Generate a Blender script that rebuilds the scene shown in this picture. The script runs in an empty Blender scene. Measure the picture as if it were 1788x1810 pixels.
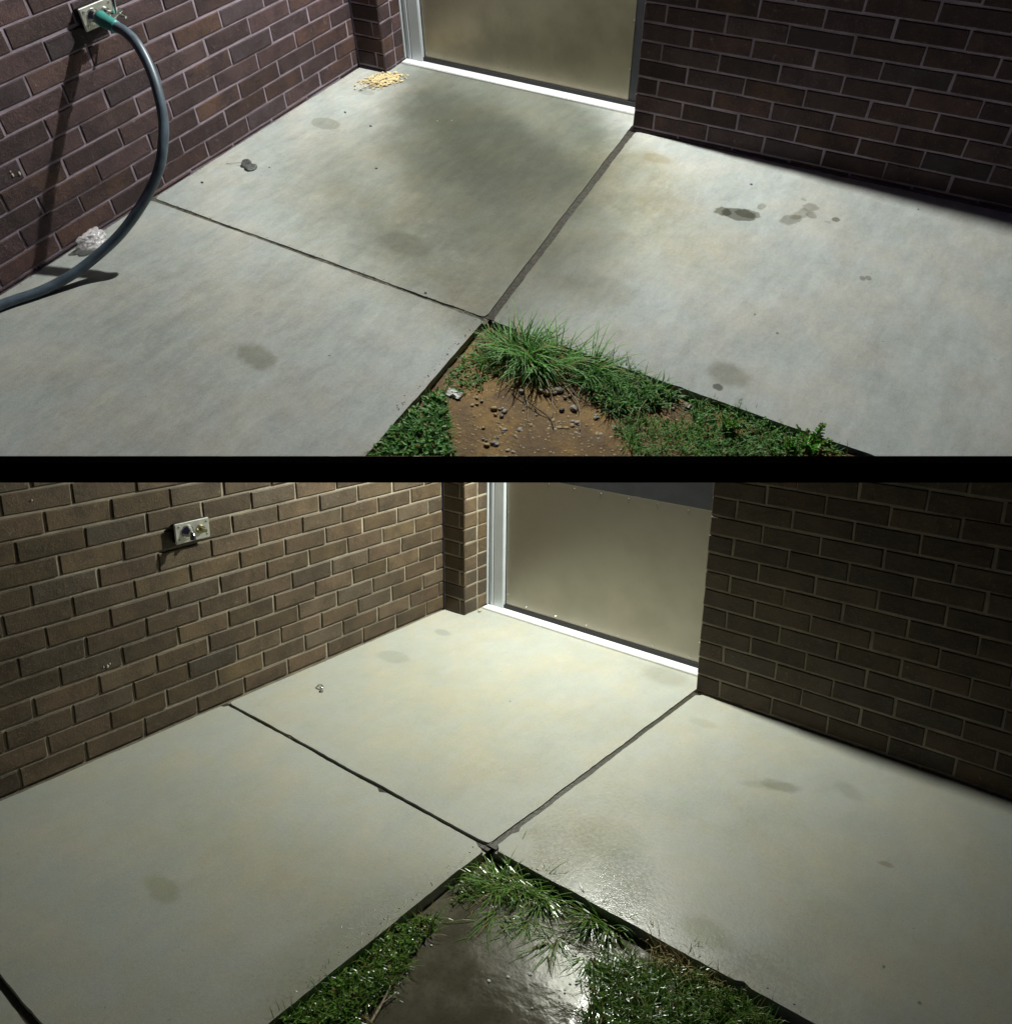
import bpy, bmesh, math, random
import numpy as np
from mathutils import Matrix, Vector, noise as mnoise

# ------------------------------------------------------------------ camera, world, exposure
scene = bpy.context.scene
F, CX, CY = 1400.0, 894.0, 905.0          # focal length and centre of the 1788 x 1810 picture, in its pixels
SA, SB = 0.80, 1.25

def rotvec(r):
    r = np.array(r, float); th = np.linalg.norm(r); k = r / th
    K = np.array([[0, -k[2], k[1]], [k[2], 0, -k[0]], [-k[1], k[0], 0]])
    return np.eye(3) + np.sin(th) * K + (1 - np.cos(th)) * K @ K

class Court:
    """One of the two courtyards: survey of its plan and where it stands."""
    def __init__(s, rv, t, scale, L, p, d, W, cx, cy, slope, s0, s1):
        s.R = rotvec(rv); s.t = np.array(t); s.scale = scale
        s.L, s.p, s.d, s.W, s.cx, s.cy, s.slope, s.s0, s.s1 = L, p, d, W, cx, cy, slope, s0, s1
    def X(s, P):
        return (P[0] + s.s0 * P[1], P[1], P[2] * (1 + s.s1))
    def ray(s, px, py):
        G = s.R @ np.array([[1, s.s0, 0], [0, 1, 0], [0, 0, 1 + s.s1]]); I = np.linalg.inv(G)
        return -I @ s.t, I @ np.array([(px - CX) / F, (py - CY) / F, 1.0])
    def hit(s, px, py, ax=2, val=0.0):
        c, d = s.ray(px, py); P = c + (val - c[ax]) / d[ax] * d
        return (float(P[0]), float(P[1]), float(P[2]))

A = Court([2.362583984, 0.645464983, -0.267422209], [-0.847408354, -2.565751631, 4.565656204], SA,
          1.670, .194, .2128, 1.7258, 1.8228, -1.7024, .0249, -.0647, -.0809)
B = Court([1.767554783, 0.610197700, -0.444653657], [-0.379185427, 0.592292397, 4.839658985], SB,
          1.489, .168, .2084, 1.6491, 1.5970, -1.4985, -.0247, .0252, .0365)

camA = -A.R.T @ A.t
def mat4(R3, t3, sc):
    M = np.eye(4); M[:3, :3] = R3 * sc; M[:3, 3] = t3
    return Matrix(M.tolist())
A.M = mat4(np.eye(3), np.zeros(3), SA)
B.M = mat4(A.R.T @ B.R, SA * camA + SB * (A.R.T @ B.t), SB)

cam_data = bpy.data.cameras.new('camera')
cam = bpy.data.objects.new('camera', cam_data)
bpy.context.collection.objects.link(cam)
cam_data.sensor_fit = 'HORIZONTAL'; cam_data.sensor_width = 36.0
cam_data.lens = 36.0 * F / 1788.0
cam_data.clip_start = .05; cam_data.clip_end = 200
cols = np.stack([A.R[0], -A.R[1], -A.R[2]], axis=1)
cam.matrix_world = mat4(cols, SA * camA, 1.0)
scene.camera = cam
CAM = Vector((SA * camA).tolist())
AXR, AXD, AXF = [Vector(A.R[i].tolist()) for i in range(3)]

world = bpy.data.worlds.new('World'); scene.world = world; world.use_nodes = True
world.node_tree.nodes['Background'].inputs[0].default_value = (.30, .30, .62, 1)
world.node_tree.nodes['Background'].inputs[1].default_value = 0.035
scene.view_settings.view_transform = 'Standard'; scene.view_settings.look = 'None'
scene.view_settings.exposure = 0.0; scene.view_settings.gamma = 1.0
scene.cycles.use_denoising = True
scene.cycles.max_bounces = 8
scene.cycles.caustics_reflective = False; scene.cycles.caustics_refractive = False
scene.cycles.sample_clamp_indirect = 1.2
scene.cycles.use_adaptive_sampling = True
scene.cycles.adaptive_threshold = 0.015

LAMP_A = dict(P=(1.2, .035, 2.55), power=285, color=(.975, 1.0, .945))
LAMP_B = dict(P=(1.22, .045, 2.26), power=720, color=(.98, 1.0, .895), aim=(-.58, .20, -.79))

# ------------------------------------------------------------------ helpers
C = bpy.context.collection
def link(o): C.objects.link(o); return o
def thing(name, label, cat, court, P=(0, 0, 0), group=None, kind=None):
    o = bpy.data.objects.new(name, None); link(o); o.empty_display_size = .05
    o.matrix_world = court.M @ Matrix.Translation(Vector(court.X(P)))
    if label: o['label'] = label
    if cat: o['category'] = cat
    if group: o['group'] = group
    if kind: o['kind'] = kind
    o['_b'] = list(P)
    return o
def obj(name, bm, mat, court, parent=None, P=None, label=None, cat=None, group=None, kind=None, clip=False, smooth=False):
    """bm is in the courtyard's own metres; links it as one mesh, child of parent or top-level at P."""
    if P is None: P = tuple(parent['_b']) if parent is not None and '_b' in parent else (0, 0, 0)
    base = Vector(court.X(P))
    for v in bm.verts: v.co = Vector(court.X(v.co))
    if clip:
        Mi = court.M
        bm.transform(Mi)
        n = AXD * 1.0 + AXF * -((806 - CY) / F)      # plane through the edge of the upper courtyard's ground
        bmesh.ops.bisect_plane(bm, geom=bm.verts[:] + bm.edges[:] + bm.faces[:], plane_co=CAM, plane_no=n, clear_outer=True)
        bm.transform(Mi.inverted())
    bmesh.ops.translate(bm, verts=bm.verts[:], vec=-base)
    me = bpy.data.meshes.new(name); bm.to_mesh(me); bm.free()
    if smooth:
        for f in me.polygons: f.use_smooth = True
    for m in (mat if isinstance(mat, (list, tuple)) else [mat]): me.materials.append(m)
    o = bpy.data.objects.new(name, me); link(o)
    if parent is not None: o.parent = parent; o['_b'] = list(P)
    else: o.matrix_world = court.M @ Matrix.Translation(base); o['_b'] = list(P)
    if parent is not None and tuple(parent['_b']) != tuple(P):
        o.matrix_local = Matrix.Translation(base - Vector(court.X(tuple(parent['_b']))))
    if label: o['label'] = label
    if cat: o['category'] = cat
    if group: o['group'] = group
    if kind: o['kind'] = kind
    return o

def quad(bm, a, b, c, d, mi=0):
    f = bm.faces.new([bm.verts.new(v) for v in (a, b, c, d)]); f.material_index = mi; return f
def box(bm, x0, x1, y0, y1, z0, z1, bevel=0.0, seg=2):
    vs = [bm.verts.new(p) for p in ((x0,y0,z0),(x1,y0,z0),(x1,y1,z0),(x0,y1,z0),(x0,y0,z1),(x1,y0,z1),(x1,y1,z1),(x0,y1,z1))]
    fs = [bm.faces.new([vs[i] for i in q]) for q in ((3,2,1,0),(4,5,6,7),(0,1,5,4),(1,2,6,5),(2,3,7,6),(3,0,4,7))]
    if bevel:
        es = list({e for f in fs for e in f.edges})
        bmesh.ops.bevel(bm, geom=es, offset=bevel, segments=seg, affect='EDGES', clamp_overlap=True)
def prism(bm, poly, z0, z1):
    b = [bm.verts.new((x, y, z0)) for x, y in poly]; t = [bm.verts.new((x, y, z1)) for x, y in poly]
    n = len(poly)
    top = bm.faces.new(t); bm.faces.new(b[::-1])
    for i in range(n): bm.faces.new([b[i], b[(i+1) % n], t[(i+1) % n], t[i]])
    return top
def cyl(bm, p0, p1, r0, r1=None, n=16, cap=True):
    r1 = r0 if r1 is None else r1
    p0, p1 = Vector(p0), Vector(p1); d = (p1 - p0).normalized()
    u = d.orthogonal().normalized(); v = d.cross(u)
    r = []
    for P, rr in ((p0, r0), (p1, r1)):
        r.append([bm.verts.new(P + (u * math.cos(t) + v * math.sin(t)) * rr) for t in [2 * math.pi * i / n for i in range(n)]])
    for i in range(n): bm.faces.new([r[0][i], r[0][(i+1) % n], r[1][(i+1) % n], r[1][i]])
    if cap: bm.faces.new(r[0][::-1]); bm.faces.new(r[1])
def spline(pts, k=8):
    pts = [Vector(p) for p in pts]; out = []
    P = [pts[0] * 2 - pts[1]] + pts + [pts[-1] * 2 - pts[-2]]
    for i in range(1, len(P) - 2):
        for j in range(k):
            t = j / k; a, b, c, d = P[i-1], P[i], P[i+1], P[i+2]
            out.append(.5 * ((2*b) + (c-a)*t + (2*a-5*b+4*c-d)*t*t + (3*b-a-3*c+d)*t**3))
    out.append(pts[-1]); return out
def tube(bm, pts, rad, n=12, cap=True):
    pts = [Vector(p) for p in pts]; rings = []
    u = None
    for i, p in enumerate(pts):
        d = (pts[min(i+1, len(pts)-1)] - pts[max(i-1, 0)]).normalized()
        u = d.orthogonal().normalized() if u is None else (u - d * u.dot(d)).normalized()
        v = d.cross(u); r = rad(i / (len(pts) - 1)) if callable(rad) else rad
        rings.append([bm.verts.new(p + (u * math.cos(a) + v * math.sin(a)) * r) for a in [2 * math.pi * k / n for k in range(n)]])
    for a, b in zip(rings, rings[1:]):
        for k in range(n): bm.faces.new([a[k], a[(k+1) % n], b[(k+1) % n], b[k]])
    if cap: bm.faces.new(rings[0][::-1]); bm.faces.new(rings[-1])
def lump(bm, c, r, seed, sq=(1, 1, .6), sub=2, amp=.25):
    g = bmesh.new(); bmesh.ops.create_icosphere(g, subdivisions=sub, radius=1)
    base = len(bm.verts); mp = {}
    for v in g.verts:
        k = 1 + amp * mnoise.noise(v.co * 1.4 + Vector((seed * 7.1, seed, 3)))
        mp[v] = bm.verts.new((c[0] + v.co.x * r * sq[0] * k, c[1] + v.co.y * r * sq[1] * k, c[2] + v.co.z * r * sq[2] * k))
    for f in g.faces: bm.faces.new([mp[v] for v in f.verts])
    g.free()

# ------------------------------------------------------------------ materials
class Mat:
    def __init__(s, name):
        s.m = bpy.data.materials.new(name); s.m.use_nodes = True; s.nt = s.m.node_tree; s.N = s.nt.nodes; s.L = s.nt.links
        s.b = s.N['Principled BSDF']; s.out = s.N['Material Output']
        s.tc = s.N.new('ShaderNodeTexCoord')
    def inp(s, sock, v):
        if isinstance(v, bpy.types.NodeSocket): s.L.new(v, sock)
        elif v is not None: sock.default_value = v if not (isinstance(v, tuple) and len(v) == 3 and sock.type == 'RGBA') else (*v, 1)
    def node(s, t, ins=None, **kw):
        n = s.N.new(t)
        for k, v in kw.items(): setattr(n, k, v)
        for k, v in (ins or {}).items(): s.inp(n.inputs[k], v)
        return n
    def co(s): return s.tc.outputs['Object']
    def scaled(s, vec, sc):
        return s.node('ShaderNodeMapping', {0: vec, 3: sc}).outputs[0]
    def noise(s, scale, detail=4, rough=.55, vec=None, dist=0, dim='3D'):
        return s.node('ShaderNodeTexNoise', {'Vector': vec or s.co(), 'Scale': scale, 'Detail': detail, 'Roughness': rough, 'Distortion': dist})
    def math(s, op, a, b=None, c=None, clamp=False):
        n = s.node('ShaderNodeMath', operation=op, use_clamp=clamp); s.inp(n.inputs[0], a)
        if b is not None: s.inp(n.inputs[1], b)
        if c is not None: s.inp(n.inputs[2], c)
        return n.outputs[0]
    def ramp(s, v, a, b, lo=0., hi=1., smooth=True):
        n = s.node('ShaderNodeMapRange', {0: v, 1: a, 2: b, 3: lo, 4: hi}, clamp=True)
        if smooth: n.interpolation_type = 'SMOOTHSTEP'
        return n.outputs[0]
    def mix(s, fac, a, b, mode='MIX'):
        n = s.node('ShaderNodeMix', data_type='RGBA', blend_type=mode)
        s.inp(n.inputs[0], fac); s.inp(n.inputs[6], a); s.inp(n.inputs[7], b); return n.outputs[2]
    def bump(s, h, strength=.3, dist=.01, normal=None):
        n = s.node('ShaderNodeBump', {'Strength': strength, 'Distance': dist, 'Height': h})
        if normal: s.L.new(normal, n.inputs['Normal'])
        return n.outputs[0]
    def set(s, **kw):
        names = dict(color='Base Color', rough='Roughness', metal='Metallic', normal='Normal', spec='Specular IOR Level', alpha='Alpha',
                     trans='Transmission Weight', ior='IOR', coat='Coat Weight', coatr='Coat Roughness', sub='Subsurface Weight', aniso='Anisotropic')
        for k, v in kw.items(): s.inp(s.b.inputs[names[k]], v)
        return s.m

def simple(name, color, rough=.6, metal=0., spec=.5, var=.15, scale=30, bump=.15, bdist=.002, **kw):
    m = Mat(name); n = m.noise(scale, 5)
    c2 = tuple(min(1, c * (1 - var)) for c in color); c1 = tuple(min(1, c * (1 + var)) for c in color)
    col = m.mix(m.ramp(n.outputs[0], .3, .7), c2, c1)
    return m.set(color=col, rough=rough, metal=metal, spec=spec, normal=m.bump(n.outputs[0], bump, bdist), **kw)

def brick_mats(tag, cols, mortar, wet=0.0, grime=(.5, .5)):
    m = Mat('brick_' + tag)
    at = m.node('ShaderNodeAttribute', attribute_name='rnd'); r = at.outputs['Fac']
    sep = m.node('ShaderNodeSeparateColor', {0: at.outputs['Color']})
    cr = m.node('ShaderNodeValToRGB', {0: sep.outputs[0]}); e = cr.color_ramp.elements
    e[0].color = (*cols[0], 1); e[1].color = (*cols[-1], 1); e[1].position = 1
    for i, c in enumerate(cols[1:-1], 1):
        k = e.new(i / (len(cols) - 1)); k.color = (*c, 1)
    n1 = m.noise(9, 5, .6); n2 = m.noise(160, 4, .7); n3 = m.noise(35, 5, .65)
    c = m.mix(m.ramp(n1.outputs[0], .35, .7), cr.outputs[0], tuple(v * .62 for v in cols[0]))
    c = m.mix(m.ramp(n2.outputs[0], .50, .72, 0, .75), c, tuple(min(1, v * 2.0) for v in cols[1]))
    c = m.mix(m.ramp(n3.outputs[0], .6, .75, 0, .35), c, tuple(v * .75 for v in mortar))   # mortar smears and lime bloom
    bv = m.math('MULTIPLY_ADD', sep.outputs[1], .6, .70)
    c = m.mix(1.0, c, m.node('ShaderNodeCombineColor', {0: bv, 1: bv, 2: bv}).outputs[0], 'MULTIPLY')
    h = m.math('ADD', m.math('MULTIPLY', n2.outputs[0], .5), n3.outputs[0])
    bm_ = m.set(color=c, rough=.78 - .2 * wet, spec=.35, normal=m.bump(h, .85, .0045))
    k = Mat('mortar_' + tag); a = k.noise(60, 6, .7); b = k.noise(7, 3)
    col = k.mix(k.ramp(b.outputs[0], .35, .7), mortar, tuple(v * .62 for v in mortar))
    col = k.mix(k.ramp(a.outputs[0], .45, .7, 0, .5), col, tuple(v * .55 for v in mortar))
    mm = k.set(color=col, rough=.9, spec=.2, normal=k.bump(a.outputs[0], .6, .004))
    return bm_, mm

def concrete(name, base, stains, court, streak=.12, mott=.2, wet=0., tint=None, wetpts=(), chroma=.05):
    """Cast concrete: broom streaks along the wall, mottling, and the stains that lie on it, each at its own place."""
    m = Mat(name); co = m.co()
    w1 = m.noise(5, 4, .6); w2 = m.noise(38, 4, .65)
    warp = m.node('ShaderNodeVectorMath', {0: w1.outputs['Color'], 1: (.5, .5, .5)}, operation='SUBTRACT').outputs[0]
    warp2 = m.node('ShaderNodeVectorMath', {0: w2.outputs['Color'], 1: (.5, .5, .5)}, operation='SUBTRACT').outputs[0]
    wA = m.node('ShaderNodeVectorMath', {0: warp, 1: (.16, .16, 0)}, operation='MULTIPLY').outputs[0]
    wB = m.node('ShaderNodeVectorMath', {0: warp2, 1: (.022, .022, 0)}, operation='MULTIPLY').outputs[0]
    w3 = m.noise(13, 3, .55)
    warp3 = m.node('ShaderNodeVectorMath', {0: w3.outputs['Color'], 1: (.5, .5, .5)}, operation='SUBTRACT').outputs[0]
    wC = m.node('ShaderNodeVectorMath', {0: warp3, 1: (.055, .055, 0)}, operation='MULTIPLY').outputs[0]
    cw = m.node('ShaderNodeVectorMath', {0: co, 1: wA}, operation='ADD').outputs[0]     # strongly warped
    cb = m.node('ShaderNodeVectorMath', {0: co, 1: wB}, operation='ADD').outputs[0]     # slightly warped
    cs = m.node('ShaderNodeVectorMath', {0: cb, 1: wC}, operation='ADD').outputs[0]      # ragged outline
    cwb = m.node('ShaderNodeVectorMath', {0: cw, 1: wB}, operation='ADD').outputs[0]
    big = m.noise(1.6, 5, .6); mid = m.noise(7, 6, .65); fine = m.noise(220, 3, .6); grit = m.noise(70, 6, .7)
    st = m.noise(1, 5, .6, vec=m.scaled(cs, (17, 4.5, 1)), dist=.3)
    st2 = m.noise(1, 5, .7, vec=m.scaled(cs, (70, 20, 1)))
    v = m.math('MULTIPLY_ADD', m.math('SUBTRACT', big.outputs[0], .5), mott * 1.3, 1.0)
    v = m.math('MULTIPLY_ADD', m.math('SUBTRACT', mid.outputs[0], .5), mott, v)
    v = m.math('MULTIPLY_ADD', m.math('SUBTRACT', st.outputs[0], .5), streak * 1.3, v)
    v = m.math('MULTIPLY_ADD', m.math('SUBTRACT', st2.outputs[0], .5), streak * .9, v)
    v = m.math('MULTIPLY_ADD', m.math('SUBTRACT', fine.outputs[0], .5), .55, v)
    v = m.math('MULTIPLY_ADD', m.math('SUBTRACT', grit.outputs[0], .5), .30, v)
    bc = m.mix(m.ramp(m.noise(3.1, 5, .6).outputs[0], .38, .66), base, tint or base)
    blot = m.noise(17, 7, .72); 
    v = m.math('MULTIPLY_ADD', m.math('SUBTRACT', blot.outputs[0], .5), mott * .9, v)
    ch1 = m.math('MULTIPLY', m.math('SUBTRACT', m.noise(11, 4, .7).outputs[0], .5), chroma * 2)
    ch2 = m.math('MULTIPLY', m.math('SUBTRACT', m.noise(15, 4, .7, vec=cw).outputs[0], .5), chroma * 4)
    vv = m.node('ShaderNodeCombineColor', {0: m.math('ADD', v, ch1), 1: v, 2: m.math('ADD', v, ch2)}).outputs[0]
    c = m.mix(1.0, bc, vv, 'MULTIPLY')
    rough_acc = None
    for s in stains:
        pc, p1, p2, soft, fac, col, mode = s
        c0 = court.X(court.hit(*pc)); a = court.X(court.hit(*p1)); b = court.X(court.hit(*p2))
        J = np.array([[a[0]-c0[0], b[0]-c0[0]], [a[1]-c0[1], b[1]-c0[1]]]); I = np.linalg.inv(J)
        src = {'w': cwb, 's': cb, 'r': cs, 'n': co}[mode]
        u = m.node('ShaderNodeVectorMath', {0: src, 1: (I[0, 0], I[0, 1], 0)}, operation='DOT_PRODUCT').outputs['Value']
        w = m.node('ShaderNodeVectorMath', {0: src, 1: (I[1, 0], I[1, 1], 0)}, operation='DOT_PRODUCT').outputs['Value']
        u = m.math('ADD', u, -float(I[0] @ np.array(c0[:2]))); w = m.math('ADD', w, -float(I[1] @ np.array(c0[:2])))
        r = m.math('SQRT', m.math('MULTIPLY_ADD', u, u, m.math('MULTIPLY', w, w)))
        k = m.ramp(r, 1 - soft, 1 + soft, fac, 0)
        if soft > .45:
            k = m.math('MULTIPLY', k, m.ramp(m.noise(4.5, 8, .70).outputs[0], .34, .58, .74, 1.0))
            k = m.math('MULTIPLY', k, m.ramp(m.noise(19, 7, .75).outputs[0], .32, .60, .62, 1.0))
        c = m.mix(k, c, m.mix(1.0, c, col, 'MULTIPLY'))
    spots = m.node('ShaderNodeTexVoronoi', {'Vector': cb, 'Scale': 9.0})
    pick = m.math('GREATER_THAN', m.node('ShaderNodeSeparateColor', {0: spots.outputs['Color']}).outputs[0], .93)
    c = m.mix(m.math('MULTIPLY', pick, m.ramp(spots.outputs['Distance'], .03, .055, .75, 0)), c, (.09, .085, .07))
    sp2 = m.node('ShaderNodeTexVoronoi', {'Vector': cb, 'Scale': 34.0})
    pk2 = m.math('GREATER_THAN', m.node('ShaderNodeSeparateColor', {0: sp2.outputs['Color']}).outputs[1], .90)
    c = m.mix(m.math('MULTIPLY', pk2, m.ramp(sp2.outputs['Distance'], .05, .12, .5, 0)), c, (.12, .11, .09))
    h = m.math('ADD', m.math('MULTIPLY', grit.outputs[0], .6), m.math('MULTIPLY', st2.outputs[0], .5))
    h = m.math('ADD', h, m.math('MULTIPLY', fine.outputs[0], .25))
    if wet:
        pl = m.ramp(m.noise(2.3, 5, .6).outputs[0], .35, .65)
        ro = m.math('MULTIPLY_ADD', pl, .14, .36)
        ro = m.math('MULTIPLY_ADD', m.math('SUBTRACT', grit.outputs[0], .5), .3, ro)
        for (pc, p1, p2) in wetpts:
            c0 = court.X(court.hit(*pc)); a = court.X(court.hit(*p1)); b = court.X(court.hit(*p2))
            J = np.array([[a[0]-c0[0], b[0]-c0[0]], [a[1]-c0[1], b[1]-c0[1]]]); I = np.linalg.inv(J)
            u = m.node('ShaderNodeVectorMath', {0: cb, 1: (I[0, 0], I[0, 1], 0)}, operation='DOT_PRODUCT').outputs['Value']
            w = m.node('ShaderNodeVectorMath', {0: cb, 1: (I[1, 0], I[1, 1], 0)}, operation='DOT_PRODUCT').outputs['Value']
            u = m.math('ADD', u, -float(I[0] @ np.array(c0[:2]))); w = m.math('ADD', w, -float(I[1] @ np.array(c0[:2])))
            r = m.math('SQRT', m.math('MULTIPLY_ADD', u, u, m.math('MULTIPLY', w, w)))
            ro = m.math('SUBTRACT', ro, m.ramp(r, .2, 1.1, .22, 0))
        zone = m.math('SUBTRACT', .42, ro, clamp=True)      # where the film of water is thickest
        vo = m.node('ShaderNodeTexVoronoi', {'Vector': co, 'Scale': 210.0})
        bead = m.math('MULTIPLY', m.math('GREATER_THAN', m.node('ShaderNodeSeparateColor', {0: vo.outputs['Color']}).outputs[2], .80), m.ramp(vo.outputs['Distance'], .15, .5, 1, 0))
        zk = m.ramp(zone, .16, .36)
        bead = m.math('MULTIPLY', bead, zk)
        ro = m.math('SUBTRACT', m.math('MAXIMUM', ro, .12), m.math('MULTIPLY', bead, .30))
        nb = m.bump(h, .35, .0035)
        nb = m.bump(bead, .45, .002, normal=nb)
        return m.set(color=c, rough=m.math('MAXIMUM', ro, .08), spec=.6, normal=nb)
    return m.set(color=c, rough=.82, spec=.3, normal=m.bump(h, .35, .003))

# colours of the stains (multipliers)
GR = (.52, .53, .50); DK = (.33, .33, .30); BR = (.62, .56, .42); OL = (.66, .66, .50)
stA = [
 # the long dirty patch before the door
 ((895, 205), (1090, 225), (845, 85), .32, 1.0, (.37, .375, .33), 'w'),
 ((855, 300), (1050, 335), (780, 155), .32, 1.0, (.46, .46, .415), 'w'),
 ((760, 380), (990, 420), (670, 230), .42, 1.0, (.58, .575, .52), 'w'),
 ((650, 420), (860, 500), (640, 320), .6, .8, (.76, .75, .69), 'w'),
 ((790, 470), (920, 530), (760, 380), .5, .9, (.72, .71, .67), 'w'),
 ((850, 300), (960, 320), (830, 200), .5, .7, (.76, .76, .70), 'w'),
 ((900, 180), (960, 190), (890, 150), .5, .5, (.8, .8, .76), 'w'),
 ((712, 430), (760, 441), (716, 412), .30, .8, (.72, .68, .66), 'r'),
 ((1010, 240), (1080, 255), (1000, 180), .6, .6, (.76, .76, .68), 'w'),
 # round marks
 ((575, 218), (600, 221), (576, 208), .10, .62, (.62, .62, .55), 's'),
 ((648, 163), (661, 165), (649, 159), .2, .5, (.66, .62, .62), 's'),
 ((453, 632), (486, 641), (457, 611), .30, .9, (.62, .60, .54), 'r'),
 ((520, 505), (640, 560), (500, 450), .8, .45, (.86, .84, .80), 'w'),
 ((330, 560), (560, 640), (360, 440), .8, .8, (.78, .77, .74), 'w'),
 ((200, 700), (430, 780), (230, 560), .8, .7, (.80, .79, .77), 'w'),
 ((600, 680), (720, 740), (640, 560), .8, .5, (.80, .79, .78), 'w'),
 # right slab
 ((1160, 279), (1184, 283), (1160, 271), .25, .7, (.76, .71, .56), 's'),
 ((1110, 310), (1215, 335), (1110, 255), .6, .9, (.74, .69, .54), 'w'),
 ((1130, 405), (1300, 440), (1130, 345), .7, .8, (.82, .77, .62), 'w'),
 ((1010, 470), (1100, 490), (1020, 420), .7, .6, (.82, .80, .74), 'w'),
 ((920, 540), (960, 550), (930, 500), .6, .5, (.8, .8, .78), 'w'),
 ((1306, 379), (1337, 382), (1303, 367), .10, 1.0, (.36, .35, .31), 'r'),
 ((1278, 374), (1292, 376), (1278, 367), .14, 1.0, (.40, .39, .34), 'r'),
 ((1322, 377), (1345, 379), (1320, 370), .12, 1.0, (.5, .49, .43), 'r'),
 ((1345, 365), (1352, 361), (1341, 361), .2, .7, (.52, .52, .46), 's'),
 ((1398, 387), (1415, 381), (1393, 380), .2, .95, (.58, .57, .52), 'r'),
 ((1414, 378), (1428, 370), (1406, 373), .2, .8, (.62, .61, .56), 'r'),
 ((1431, 366), (1444, 365), (1429, 359), .2, .85, (.60, .59, .54), 'r'),
 ((1434, 379), (1443, 380), (1433, 373), .2, .85, (.58, .57, .52), 'r'),
 ((1420, 352), (1425, 353), (1419, 349), .3, .6, (.6, .59, .54), 's'),
 ((1462, 392), (1467, 393), (1462, 390), .3, .5, (.6, .59, .54), 's'),
 ((1477, 388), (1484, 389), (1477, 384), .2, .9, (.35, .34, .30), 's'),
 ((1524, 492), (1530, 494), (1524, 488), .25, .8, (.5, .44, .38), 's'),
 ((1534, 491), (1540, 492), (1534, 487), .25, .8, (.5, .44, .38), 's'),
 ((1062, 512), (1128, 523), (1064, 488), .22, .45, (.76, .77, .71), 's'),
 ((1287, 661), (1322, 672), (1292, 643), .4, .9, (.62, .60, .55), 'r'),
 ((1268, 684), (1277, 686), (1269, 679), .25, .95, (.28, .27, .26), 's'),
 ((860, 560), (925, 580), (860, 500), .6, .6, (.74, .72, .68), 'w'),
]
stB = [
 ((695, 1161), (723, 1166), (698, 1151), .18, .50, (.72, .74, .72), 's'),
 ((782, 1118), (796, 1121), (783, 1113), .2, .55, (.68, .68, .68), 's'),
 ((285, 1571), (316, 1582), (287, 1549), .35, .7, (.74, .73, .60), 'r'),
 ((1076, 1481), (1143, 1496), (1078, 1447), .12, .65, (.82, .84, .76), 's'),
 ((1245, 1649), (1288, 1664), (1248, 1624), .40, .9, (.66, .66, .50), 'r'),
 ((1380, 1389), (1412, 1395), (1378, 1380), .45, .8, (.60, .61, .54), 'r'),
 ((1340, 1386), (1370, 1389), (1340, 1380), .5, .5, (.66, .67, .60), 'r'),
 ((1500, 1398), (1525, 1408), (1498, 1385), .5, .65, (.70, .69, .62), 's'),
 ((1565, 1528), (1578, 1531), (1565, 1524), .3, .7, (.6, .56, .48), 's'),
 ((1242, 1278), (1268, 1285), (1243, 1271), .4, .45, (.75, .74, .66), 's'),
 ((820, 1290), (1040, 1330), (800, 1180), .8, .55, (.90, .88, .76), 'w'),
 ((450, 1520), (700, 1640), (420, 1400), .9, .5, (.92, .90, .80), 'w'),
 ((1175, 1195), (1215, 1205), (1178, 1180), .4, .5, (.7, .68, .62), 's'),
 ((700, 1570), (830, 1600), (760, 1500), .7, .5, (.86, .84, .76), 'w'),
 ((560, 1720), (640, 1740), (640, 1640), .7, .6, (.74, .72, .58), 'w'),
 ((1300, 1560), (1640, 1640), (1330, 1440), .9, .5, (.90, .87, .76), 'w'),
]
conA = concrete('concrete_dry', (.40, .425, .405), stA, A, streak=.40, mott=.32, tint=(.43, .425, .385))
conB = concrete('concrete_wet', (.345, .36, .32), stB, B, streak=.10, mott=.17, chroma=.075, wet=1., tint=(.365, .358, .295),
                wetpts=[((780, 1590), (960, 1500), (640, 1560)), ((1040, 1560), (1230, 1720), (1130, 1480)), ((1330, 1740), (1480, 1830), (1420, 1660)), ((600, 1720), (760, 1580), (520, 1640))])
brA, moA = brick_mats('dry', [(.050, .031, .034), (.066, .037, .036), (.070, .036, .027), (.050, .037, .044), (.088, .046, .030)], (.34, .275, .325))
brB, moB = brick_mats('rinsed', [(.076, .055, .034), (.084, .057, .035), (.088, .062, .030), (.068, .055, .040), (.094, .065, .036)], (.33, .29, .22), wet=1)
fillA = simple('joint_filler', (.042, .038, .028), .9, var=.4, scale=60, bump=.6, bdist=.006)
fillB = simple('joint_filler_wet', (.035, .032, .020), .5, var=.4, scale=60, bump=.5, bdist=.006)
crack = simple('groove_dirt', (.085, .078, .060), .9, var=.6, scale=45, bump=.8, bdist=.008)
black = simple('dead_black', (.0006, .0006, .0006), 1, spec=0, var=.1)  # plain black of the added band face and the bounce-stopping sheet
alu = simple('painted_frame', (.56, .60, .63), .42, metal=.15, var=.05, scale=8, bump=.03)
alub = simple('brushed_threshold', (.80, .81, .80), .35, metal=.15, var=.06, scale=50, bump=.12, bdist=.001)
doorm = simple('dark_door_paint', (.035, .038, .042), .45, var=.15, scale=20, bump=.08)
rubber = simple('rubber_seal', (.008, .008, .010), .6)
hosem = simple('hose_rubber', (.085, .115, .145), .40, var=.2, scale=22, bump=.1, spec=.5)
green = simple('green_connector', (.05, .26, .23), .4, var=.15)
chrome = simple('chrome', (.75, .75, .72), .16, metal=1, var=.1, scale=60, bump=.15, bdist=.001)
brass = simple('worn_brass', (.42, .38, .22), .3, metal=1, var=.3, scale=80, bump=.2)
platem = simple('steel_plate', (.66, .66, .60), .36, metal=.75, var=.10, scale=30, bump=.1)
white = simple('white_render', (.80, .80, .76), .6, var=.04)
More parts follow.
